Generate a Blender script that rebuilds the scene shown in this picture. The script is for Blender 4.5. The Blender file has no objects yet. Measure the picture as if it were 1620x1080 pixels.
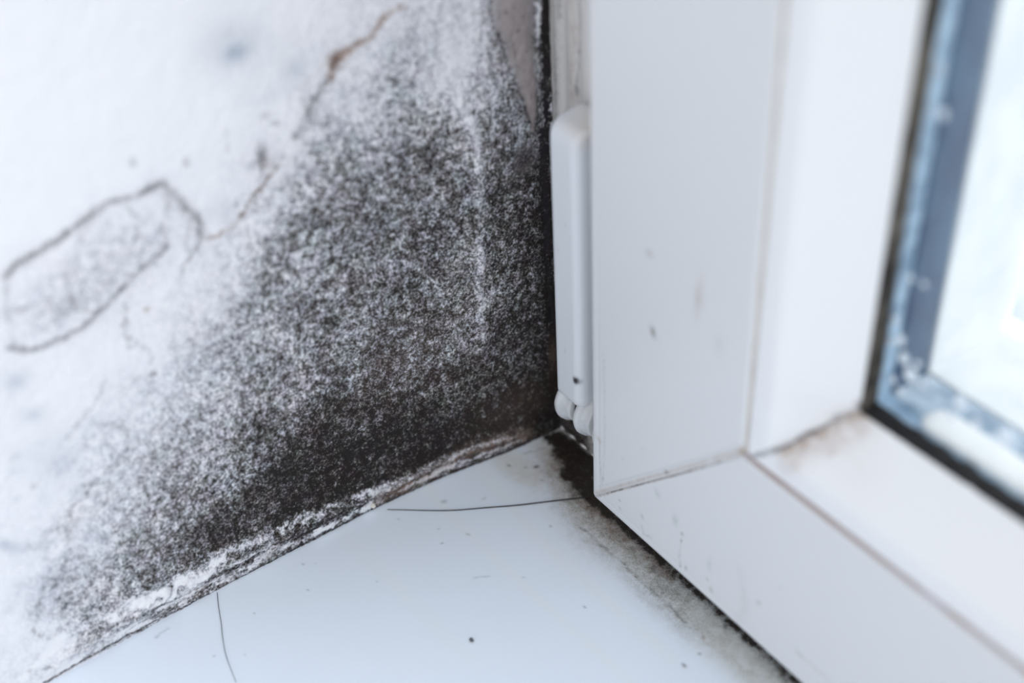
import bpy, math
import numpy as np
from mathutils import Matrix, Vector

# Everything is measured in millimetres and multiplied by MM.
# Origin: lower left front corner of the window sash. x runs right along the window,
# y runs outdoors, z runs up.
MM = 0.001
S = bpy.context.scene
COL = S.collection

# ---------------------------------------------------------------- camera
CAM = [2052.52196, 0.98774, 0.657, -0.05638, 178.29938, -138.23688, 221.933]          # focal (px of a 1620 px frame), yaw, pitch, roll, x, y, z (mm)
ROT = [[0.5784325, 0.8145092, -0.0446163], [-0.4780053, 0.3827656, 0.7905703], [-0.6610044, 0.4359648, -0.6107438]]
cd = bpy.data.cameras.new('camera'); cam = bpy.data.objects.new('camera', cd); COL.objects.link(cam)
cd.sensor_width = 36; cd.lens = CAM[0] / 1620 * 36
cd.clip_start = 0.01; cd.clip_end = 50
r0, r1, r2 = [Vector(r) for r in ROT]
M = Matrix((r0, r1, -r2)).transposed().to_4x4(); M.translation = Vector(CAM[4:7]) * MM
cam.matrix_world = M
cd.dof.use_dof = True; cd.dof.focus_distance = 0.311; cd.dof.aperture_fstop = 6.0
S.camera = cam

# ---------------------------------------------------------------- overcast daylight
wd = bpy.data.worlds.new('overcast'); S.world = wd; wd.use_nodes = True
wn = wd.node_tree; wn.nodes.clear()
def wnode(t, **k):
    n = wn.nodes.new(t)
    for a, b in k.items(): setattr(n, a, b)
    return n
tc = wnode('ShaderNodeTexCoord'); sx = wnode('ShaderNodeSeparateXYZ'); wn.links.new(tc.outputs['Generated'], sx.inputs[0])
def wmath(op, a, b):
    n = wnode('ShaderNodeMath', operation=op)
    for i, v in enumerate((a, b)):
        if isinstance(v, (int, float)): n.inputs[i].default_value = v
        else: wn.links.new(v, n.inputs[i])
    return n.outputs[0]
WC, WX, WZ, WO = 0.79, 0.56, 0.46, 0.85
g = wmath('ADD', wmath('MULTIPLY', sx.outputs[0], WX), wmath('MULTIPLY', sx.outputs[2], WZ))
ramp = wnode('ShaderNodeMapRange'); ramp.inputs[1].default_value = -0.05; ramp.inputs[2].default_value = 0.25
ramp.inputs[3].default_value = 0; ramp.inputs[4].default_value = WO
wn.links.new(sx.outputs[1], ramp.inputs[0])
g = wmath('ADD', wmath('ADD', g, ramp.outputs[0]), WC)
bg = wnode('ShaderNodeBackground'); bg.inputs[0].default_value = (0.965, 0.98, 1.0, 1)
wn.links.new(g, bg.inputs[1])
wo = wnode('ShaderNodeOutputWorld'); wn.links.new(bg.outputs[0], wo.inputs[0])

S.view_settings.view_transform = 'Standard'; S.view_settings.look = 'None'
S.view_settings.gamma = 1; S.view_settings.use_curve_mapping = False
S.view_settings.exposure = -0.03

# ---------------------------------------------------------------- helpers
rng = np.random.RandomState(7)
LAT = rng.rand(256, 256)
def vnoise(u, v, seed=0):
    u = u + seed * 17.31; v = v + seed * 9.77
    iu = np.floor(u).astype(int); iv = np.floor(v).astype(int); fu = u - iu; fv = v - iv
    fu = fu * fu * (3 - 2 * fu); fv = fv * fv * (3 - 2 * fv)
    L = lambda a, b: LAT[a & 255, b & 255]
    return (L(iu, iv) * (1 - fu) + L(iu + 1, iv) * fu) * (1 - fv) + (L(iu, iv + 1) * (1 - fu) + L(iu + 1, iv + 1) * fu) * fv
def fbm(u, v, seed=0, o=3):
    s = 0; a = 0.5; t = 0
    for i in range(o):
        s = s + a * vnoise(u * 2 ** i, v * 2 ** i, seed + i); t += a; a *= 0.55
    return s / t

def stain(u, v, base, marks):
    """per-vertex stain and highlight amounts on a surface with coordinates (u, v) in mm"""
    ch = {k: np.zeros(len(u)) for k in 'DKRFSHW'}
    ch['D'] = ch['D'] + base
    wu = (fbm(u * .9, v * .9, 3) - .5) * 2; wv = (fbm(u * .9, v * .9, 11) - .5) * 2
    wu += (vnoise(u * 2.8, v * 2.8, 21) - .5) * .8; wv += (vnoise(u * 2.8, v * 2.8, 29) - .5) * .8
    pn = fbm(u * .55, v * .55, 40)
    for m in marks:
        if m[0] == 'l':
            _, c, w, val, jit, patch, pts = m
            a = np.array(pts); lo = a.min(0) - 5 * w - 3; hi = a.max(0) + 5 * w + 3
            k = np.where((u > lo[0]) & (u < hi[0]) & (v > lo[1]) & (v < hi[1]))[0]
            if not len(k): continue
            uu = u[k] + wu[k] * jit; vv = v[k] + wv[k] * jit
            d = np.full(len(k), 1e9)
            for (x0, y0), (x1, y1) in zip(pts[:-1], pts[1:]):
                dx, dy = x1 - x0, y1 - y0; q = dx * dx + dy * dy + 1e-9
                t = np.clip(((uu - x0) * dx + (vv - y0) * dy) / q, 0, 1)
                d = np.minimum(d, (uu - x0 - t * dx) ** 2 + (vv - y0 - t * dy) ** 2)
            f = np.exp(-(d / (w * w)) ** (2 if c in 'SW' else 1))
            if patch: f = f * np.clip(1 - patch + patch * 2.2 * (pn[k] * 2.2 - .6), 0, 1.3)
        else:
            _, c, val, jit, ctr, rx, ry, ang = m
            R = max(rx, ry) * 3 + 2
            k = np.where((abs(u - ctr[0]) < R) & (abs(v - ctr[1]) < R))[0]
            if not len(k): continue
            sc = min(1, max(rx, ry) / 1.5)
            uu = u[k] + wu[k] * jit * sc - ctr[0]; vv = v[k] + wv[k] * jit * sc - ctr[1]
            ca, sa = math.cos(-ang), math.sin(-ang)
            p = (uu * ca + vv * sa) / rx; q = (-uu * sa + vv * ca) / ry
            f = np.exp(-(p * p + q * q) ** (1.5 if c in 'SK' else 1))
        if c in 'DHFR': ch[c][k] += val * f
        else: ch[c][k] = np.maximum(ch[c][k], val * f)
    return ch

def put(o, ch):
    for k in 'DKRFSW':
        at = o.data.attributes.new(k, 'FLOAT', 'POINT'); at.data.foreach_set('value', ch[k].astype(np.float32))

def mesh_np(name, V, F, mat, parent=None, smooth=True):
    me = bpy.data.meshes.new(name)
    V = np.asarray(V, dtype=np.float32) * MM
    me.vertices.add(len(V)); me.vertices.foreach_set('co', V.ravel())
    F = np.asarray(F, dtype=np.int32); n = F.shape[1]
    me.loops.add(F.size); me.loops.foreach_set('vertex_index', F.ravel())
    me.polygons.add(len(F)); me.polygons.foreach_set('loop_start', np.arange(0, F.size, n, dtype=np.int32))
    try: me.polygons.foreach_set('loop_total', np.full(len(F), n, dtype=np.int32))
    except Exception: pass
    me.update(calc_edges=True)
    me.polygons.foreach_set('use_smooth', np.full(len(F), smooth))
    me.materials.append(mat)
    o = bpy.data.objects.new(name, me); COL.objects.link(o); o.parent = parent
    return o

def grid_faces(nu, nv, close=False, off=0, flip=False):
    i = np.arange(nu - (0 if close else 1)); j = np.arange(nv - 1)
    I, J = np.meshgrid(i, j, indexing='ij'); I2 = (I + 1) % nu
    F = np.stack([I * nv + J, I2 * nv + J, I2 * nv + J + 1, I * nv + J + 1], -1).reshape(-1, 4) + off
    return F[:, ::-1] if flip else F

def box(name, a, b, mat, parent=None, bevel=0.0):
    (x0, y0, z0), (x1, y1, z1) = a, b
    V = [(x, y, z) for x in (x0, x1) for y in (y0, y1) for z in (z0, z1)]
    F = [(0, 1, 3, 2), (4, 6, 7, 5), (0, 4, 5, 1), (2, 3, 7, 6), (0, 2, 6, 4), (1, 5, 7, 3)]
    o = mesh_np(name, V, F, mat, parent, False)
    if bevel:
        md = o.modifiers.new('bevel', 'BEVEL'); md.width = bevel * MM; md.segments = 3
    return o

def empty(name, loc, parent=None):
    o = bpy.data.objects.new(name, None); o.location = Vector(loc) * MM; o.empty_display_size = .01
    COL.objects.link(o); o.parent = parent
    return o
def keep(child, root):          # parent without moving the shape
    child.parent = root; w = Vector()
    while root: w += root.location if root.parent is None else root.matrix_parent_inverse.translation + root.location; root = root.parent
    child.matrix_parent_inverse = Matrix.Translation(-w)
    return child
def tag(o, label=None, cat=None, group=None, kind=None):
    if label: o['label'] = label
    if cat: o['category'] = cat
    if group: o['group'] = group
    if kind: o['kind'] = kind
    return o

# ---------------------------------------------------------------- materials
class NT:
    def __init__(s, name):
        s.m = bpy.data.materials.new(name); s.m.use_nodes = True; s.t = s.m.node_tree
        s.b = s.t.nodes['Principled BSDF']; s.out = s.t.nodes['Material Output']
        s.co = s.new('ShaderNodeTexCoord').outputs['Object']
    def new(s, t, **k):
        n = s.t.nodes.new(t)
        for a, b in k.items(): setattr(n, a, b)
        return n
    def link(s, a, b): s.t.links.new(a, b)
    def math(s, op, a, b=0.0, c=None, clamp=False):
        n = s.new('ShaderNodeMath', operation=op); n.use_clamp = clamp
        for i, v in enumerate((a, b, c)):
            if v is None: continue
            if isinstance(v, (int, float)): n.inputs[i].default_value = v
            else: s.link(v, n.inputs[i])
        return n.outputs[0]
    def attr(s, k): return s.new('ShaderNodeAttribute', attribute_name=k).outputs['Fac']
    def noise(s, sc, det=2, rough=.5, stretch=None, dist=0.0):
        n = s.new('ShaderNodeTexNoise'); n.inputs['Scale'].default_value = sc / MM
        n.inputs['Detail'].default_value = det; n.inputs['Roughness'].default_value = rough; n.inputs['Distortion'].default_value = dist
        v = s.co
        if stretch:
            mp = s.new('ShaderNodeMapping'); mp.inputs['Scale'].default_value = stretch; s.link(s.co, mp.inputs[0]); v = mp.outputs[0]
        s.link(v, n.inputs['Vector']); return n.outputs['Fac']
    def ramp(s, fac, stops):
        n = s.new('ShaderNodeValToRGB'); e = n.color_ramp.elements
        while len(e) > 1: e.remove(e[-1])
        for i, (p, c) in enumerate(stops):
            x = e[0] if i == 0 else e.new(p)
            x.position = p; x.color = tuple(((v / 255 + .055) / 1.055) ** 2.4 if v > 10 else v / 255 / 12.92 for v in c) + (1,)
        s.link(fac, n.inputs[0]); return n.outputs[0]
    def mix(s, f, a, b):
        n = s.new('ShaderNodeMix', data_type='RGBA')
        for i, v in ((0, f), (6, a), (7, b)):
            if isinstance(v, (int, float)): n.inputs[i].default_value = v
            elif isinstance(v, tuple): n.inputs[i].default_value = tuple(((q / 255 + .055) / 1.055) ** 2.4 for q in v) + (1,)
            else: s.link(v, n.inputs[i])
        return n.outputs[2]
    def bump(s, h, strength, dist):
        n = s.new('ShaderNodeBump'); n.inputs['Strength'].default_value = strength; n.inputs['Distance'].default_value = dist * MM
        s.link(h, n.inputs['Height']); s.link(n.outputs[0], s.b.inputs['Normal'])
    def set(s, **k):
        for a, v in k.items():
            i = s.b.inputs[a.replace('_', ' ')]
            if isinstance(v, (int, float)): i.default_value = v
            elif isinstance(v, tuple): i.default_value = tuple(((q / 255 + .055) / 1.055) ** 2.4 for q in v) + (1,)
            else: s.link(v, i)

def plaster():
    s = NT('mouldy plaster')
    D, K, R, F, Sm = [s.attr(k) for k in 'DKRFS']
    fine = s.noise(1.5, 4, .72); med = s.noise(.5, 3, .6); big = s.noise(.10, 3, .55)
    amp = s.math('MULTIPLY', D, 2.4, clamp=True)
    sup = s.math('SUBTRACT', 1.0, Sm, clamp=True)
    amp = s.math('MULTIPLY', amp, sup)
    n = s.math('ADD', s.math('MULTIPLY', s.math('SUBTRACT', fine, .5), 2.15), s.math('MULTIPLY', s.math('SUBTRACT', med, .5), 1.25))
    n = s.math('ADD', n, s.math('MULTIPLY', s.math('SUBTRACT', big, .5), .55))
    v = s.math('ADD', D, s.math('MULTIPLY', n, amp), clamp=True)
    col = s.ramp(v, [(0, (229, 230, 234)), (.12, (220, 221, 227)), (.3, (188, 190, 198)), (.5, (136, 137, 142)), (.68, (90, 88, 89)), (.85, (56, 52, 51)), (1, (34, 30, 30))])
    # brownish patches inside the dark growth
    tint = s.noise(.06, 2, .5)
    dk = s.math('MULTIPLY', s.math('MULTIPLY', s.math('SUBTRACT', tint, .42), 1.6, clamp=True), D, clamp=True)
    n2 = s.new('ShaderNodeMix', data_type='RGBA', blend_type='MULTIPLY'); s.link(dk, n2.inputs[0]); s.link(col, n2.inputs[6]); n2.inputs[7].default_value = (1.0, .88, .82, 1)
    col = n2.outputs[2]
    hue = s.new('ShaderNodeTexNoise'); hue.inputs['Scale'].default_value = .22 / MM; hue.inputs['Detail'].default_value = 2; s.link(s.co, hue.inputs['Vector'])
    hm = s.new('ShaderNodeMix', data_type='RGBA', blend_type='OVERLAY'); s.link(s.math('MULTIPLY', D, .16, clamp=True), hm.inputs[0]); s.link(col, hm.inputs[6]); s.link(hue.outputs['Color'], hm.inputs[7]); col = hm.outputs[2]
    col = s.mix(s.math('MULTIPLY', F, .8, clamp=True), col, (128, 145, 165))
    film = s.mix(s.math('MULTIPLY', med, .6), (146, 138, 138), (174, 166, 166))
    col = s.mix(Sm, col, film)
    rb = s.math('MULTIPLY', R, s.math('MULTIPLY_ADD', fine, 2.2, -.3), clamp=True)
    col = s.mix(rb, col, (146, 124, 112))
    kk = s.math('MULTIPLY', K, s.math('MULTIPLY_ADD', fine, 2.4, -.2), clamp=True)
    col = s.mix(kk, col, (44, 40, 46))
    s.set(Base_Color=col, Roughness=.85, Specular_IOR_Level=.2)
    h = s.math('ADD', s.math('MULTIPLY', fine, 1.0), s.math('MULTIPLY', med, .8))
    s.bump(h, .45, .22)
    return s.m

def dirty(name, base, rough=.35, spec=.4, grain=1.6, clump=.6, dirt=(44, 37, 34), brown=(150, 122, 100)):
    s = NT(name)
    D, K, R, F, W, Du = [s.attr(k) for k in 'DKRFWS']
    fine = s.noise(2.4, 2, .6); med = s.noise(.5, 3, .6)
    soft = s.noise(.03, 2, .5)
    col = s.mix(s.math('MULTIPLY', soft, .5), base, tuple(min(255, c + d) for c, d in zip(base, (2, -2, -5))))
    col = s.mix(s.math('MULTIPLY', W, .35, clamp=True), col, (236, 238, 232))
    col = s.mix(s.math('MULTIPLY', Du, s.math('MULTIPLY_ADD', med, .6, .55), clamp=True), col, (200, 198, 186))
    n = s.math('ADD', s.math('MULTIPLY', s.math('SUBTRACT', fine, .5), grain), s.math('MULTIPLY', s.math('SUBTRACT', med, .5), clump))
    amp = s.math('MULTIPLY', D, 3.0, clamp=True)
    v = s.math('ADD', D, s.math('MULTIPLY', n, amp), clamp=True)
    v = s.math('MULTIPLY', v, s.math('MULTIPLY', D, 8, clamp=True), clamp=True)
    col = s.mix(s.math('MULTIPLY', s.math('MULTIPLY', R, s.math('MULTIPLY_ADD', med, 1.6, .1)), .8, clamp=True), col, brown)
    col = s.mix(v, col, dirt)
    col = s.mix(s.math('MULTIPLY', F, .9, clamp=True), col, (120, 135, 140))
    col = s.mix(s.math('MULTIPLY', K, s.math('MULTIPLY_ADD', med, 1.4, .4), clamp=True), col, (48, 42, 42))
    s.set(Base_Color=col, Roughness=rough, Specular_IOR_Level=spec)
    s.bump(s.noise(.15, 2, .5), .12, .2)
    return s.m

def plain(name, base, rough=.4, spec=.4, metal=0.0, blot=None, bs=.5):
    s = NT(name)
    nz = s.noise(bs, 3, .6)
    if blot: col = s.ramp(nz, [(.35, base), (.62, blot)])
    else: col = s.mix(s.math('MULTIPLY', nz, .4), base, tuple(int(c * .96) for c in base))
    s.set(Base_Color=col, Roughness=rough, Specular_IOR_Level=spec, Metallic=metal)
    return s.m

M_WALL = plaster()
M_SILL = dirty('sill laminate', (228, 239, 252), .38, .35, grain=1.1)
M_PVC = dirty('white plastic window profile', (216, 219, 223), .33, .4)
M_BEAD_LIT = dirty('white plastic glazing bead', (231, 234, 238), .33, .4)  # same plastic, base lightened to stand in for light on the bead
M_JAMB = dirty('dirty frame plastic', (212, 211, 211), .5, .3)
M_CAP = dirty('hinge cap plastic', (222, 228, 235), .35, .4, brown=(205, 185, 165))
M_RIB = plain('ribbed bearing plastic', (214, 217, 220), .4, .4, blot=(200, 202, 206), bs=.2)
M_SEAM = plain('beige weld seam', (196, 192, 184), .6, .2, blot=(170, 160, 148), bs=.6)
M_GROOVE = plain('brownish groove dirt', (188, 184, 190), .8, .1, blot=(168, 152, 148), bs=.08)
M_GROOVE_PALE = plain('pale beige groove', (212, 208, 202), .8, .1, blot=(196, 190, 184), bs=.1)
M_GASKET = plain('black rubber gasket', (26, 24, 26), .6, .3)
M_GASKETM = plain('mildewed rubber gasket', (34, 30, 29), .7, .2, blot=(92, 88, 82), bs=.12)
M_SPACER = plain('grey blue spacer bar', (66, 84, 110), .45, .3, blot=(82, 106, 130), bs=.08)
M_SPACERB = plain('frosted spacer bar', (108, 134, 160), .4, .4, blot=(205, 220, 234), bs=.16)
M_OUT = plain('weathered white outer plastic', (246, 246, 246), .5, .3, blot=(232, 233, 236), bs=.06)
M_REFLECTION = plain('white frost', (253, 253, 253), .9, .1)
M_SNOW = plain('snow', (244, 247, 252), .9, .1, blot=(214, 220, 226), bs=.02)
M_HAIR = plain('dark hair', (34, 30, 34), .4, .4)
M_HAIR2 = plain('grey hair', (92, 94, 100), .4, .4)
M_CRUMB = plain('white plaster crumb', (226, 222, 214), .9, .1)
M_CORE = plain('dark grey core', (60, 58, 60), .9, .1)  # dark grey tone of the bearing core between the ribs
M_SPECK = plain('grey dust speck', (104, 106, 110), .9, .1)
M_BACK = plain('plain painted masonry', (225, 226, 228), .9, .1)

def glass():
    s = NT('clear window glass')
    gl = s.new('ShaderNodeBsdfGlossy'); gl.inputs['Roughness'].default_value = .02
    tr = s.new('ShaderNodeBsdfTransparent'); tr.inputs[0].default_value = (.97, .985, .99, 1)
    lw = s.new('ShaderNodeLayerWeight'); lw.inputs[0].default_value = .5
    fr = s.new('ShaderNodeMath', operation='MULTIPLY_ADD'); s.link(s.math('POWER', lw.outputs['Facing'], 5.0), fr.inputs[0]); fr.inputs[1].default_value = .9; fr.inputs[2].default_value = .03
    mx = s.new('ShaderNodeMixShader'); s.link(fr.outputs[0], mx.inputs[0]); s.link(tr.outputs[0], mx.inputs[1]); s.link(gl.outputs[0], mx.inputs[2])
    s.link(mx.outputs[0], s.out.inputs[0]); return s.m
M_GLASS = glass()
def water():
    s = NT('water drop'); s.set(Base_Color=(235, 245, 255), Roughness=.05, Specular_IOR_Level=.6, Transmission_Weight=.35, IOR=1.33); return s.m
M_WATER = water()

# ---------------------------------------------------------------- wall
H = 10.31                                   # the sill lies this far below the sash edge
WALL_Y = [-400, -180, -125, -85, -40, -20, -10, 0, 4, 16, 20]
WALL_X = [-36, -36, -36.6, -38.1, -38.4, -37.4, -36.0, -34.6, -34.3, -33.9, -33.9]
MOULD = [[10,10,10,13,21,26,29,33,39,49,53,56,59,63,65,68,72,76,79,80,83,87,90,92,95,97,100,102],
[10,10,10,11,23,30,34,37,45,54,57,61,68,71,70,77,83,85,86,89,93,97,98,96,98,102,104,104],
[10,10,10,10,22,31,38,43,54,59,64,75,79,79,84,91,95,93,95,100,104,99,98,98,101,104,103,102],
[10,10,10,10,19,31,37,46,64,61,70,88,83,86,97,100,98,100,105,101,98,96,97,97,99,100,101,99],
[10,10,7,9,17,28,35,43,53,58,69,75,78,88,93,96,100,99,98,94,91,90,90,91,94,96,95,92],
[9,7,4,6,11,23,30,34,41,51,57,61,69,77,83,89,91,90,90,86,83,82,82,84,86,88,88,85],
[6,3,4,5,7,16,24,29,37,43,47,53,59,66,74,79,80,81,81,78,75,74,73,76,78,80,85,87],
[3,4,5,6,7,10,19,26,33,38,42,45,51,59,65,69,72,73,71,71,71,68,65,69,74,79,86,90],
[4,5,7,9,8,6,14,22,30,35,37,42,46,52,57,62,64,66,67,68,68,65,62,67,73,78,87,90],
[6,8,10,8,6,5,9,16,25,29,34,39,42,46,49,56,60,62,63,65,66,64,60,66,71,77,86,90],
[9,9,7,5,5,5,6,9,17,23,27,33,37,43,48,53,56,59,62,63,64,63,61,66,70,76,87,93],
[8,6,5,5,5,5,4,3,10,13,16,27,34,42,47,51,56,59,61,62,64,64,62,65,69,76,88,95],
[5,5,5,5,5,5,3,3,4,7,11,21,30,37,43,49,55,59,61,62,64,66,64,65,67,76,88,95],
[5,5,5,5,6,7,4,2,3,5,9,14,19,29,38,48,55,58,59,62,65,67,64,64,66,75,87,94],
[5,5,5,7,9,9,5,3,3,6,7,7,12,19,31,46,51,54,56,60,63,64,61,62,65,72,82,91],
[5,7,9,10,7,5,4,6,7,9,9,9,10,12,23,42,47,50,53,58,60,61,57,58,63,67,76,90],
[8,10,8,5,4,5,6,7,8,9,10,10,7,7,14,30,39,47,47,51,54,58,53,52,58,59,68,90],
[8,5,4,5,6,5,3,4,5,6,9,10,5,3,5,15,27,35,37,41,45,50,45,45,53,53,64,90],
[4,5,6,5,3,1,0,1,1,1,4,5,3,0,2,7,15,26,27,30,34,41,38,37,46,48,60,90],
[6,4,2,0,0,0,0,0,0,0,0,1,1,0,1,3,9,19,19,23,28,34,32,31,40,46,58,90],
[2,0,0,0,0,0,0,0,0,0,0,0,0,0,0,2,5,10,12,17,21,26,27,27,37,45,56,90],
[0,0,0,0,0,0,0,0,0,0,0,0,0,0,1,3,4,7,11,15,14,20,22,23,37,45,54,90],
[0,0,0,0,0,0,0,0,0,0,0,0,0,0,1,5,5,6,8,10,12,16,20,20,36,45,52,90],
[0,0,0,0,0,0,0,0,0,0,0,0,0,0,1,3,3,4,6,8,11,16,20,20,35,45,50,90],
[0,0,0,0,0,0,0,0,0,0,0,0,0,0,0,2,3,4,5,8,11,15,20,20,34,44,50,90],
[0,0,0,0,0,0,0,1,2,1,0,0,0,0,0,1,2,3,5,7,10,15,20,20,33,44,50,90],
[0,0,0,0,1,2,3,3,3,2,0,0,0,0,0,1,2,3,5,7,10,14,20,20,32,44,49,90],
[0,1,2,3,3,3,3,3,3,3,0,0,0,0,0,1,2,3,5,7,9,13,19,20,30,44,49,90],
[3,3,3,3,3,3,3,3,3,3,1,0,0,0,0,0,2,3,4,6,9,12,19,20,29,43,49,90]]
MOULD_Y0, MOULD_Z0, MOULD_STEP = -144, -12, 6
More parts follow.
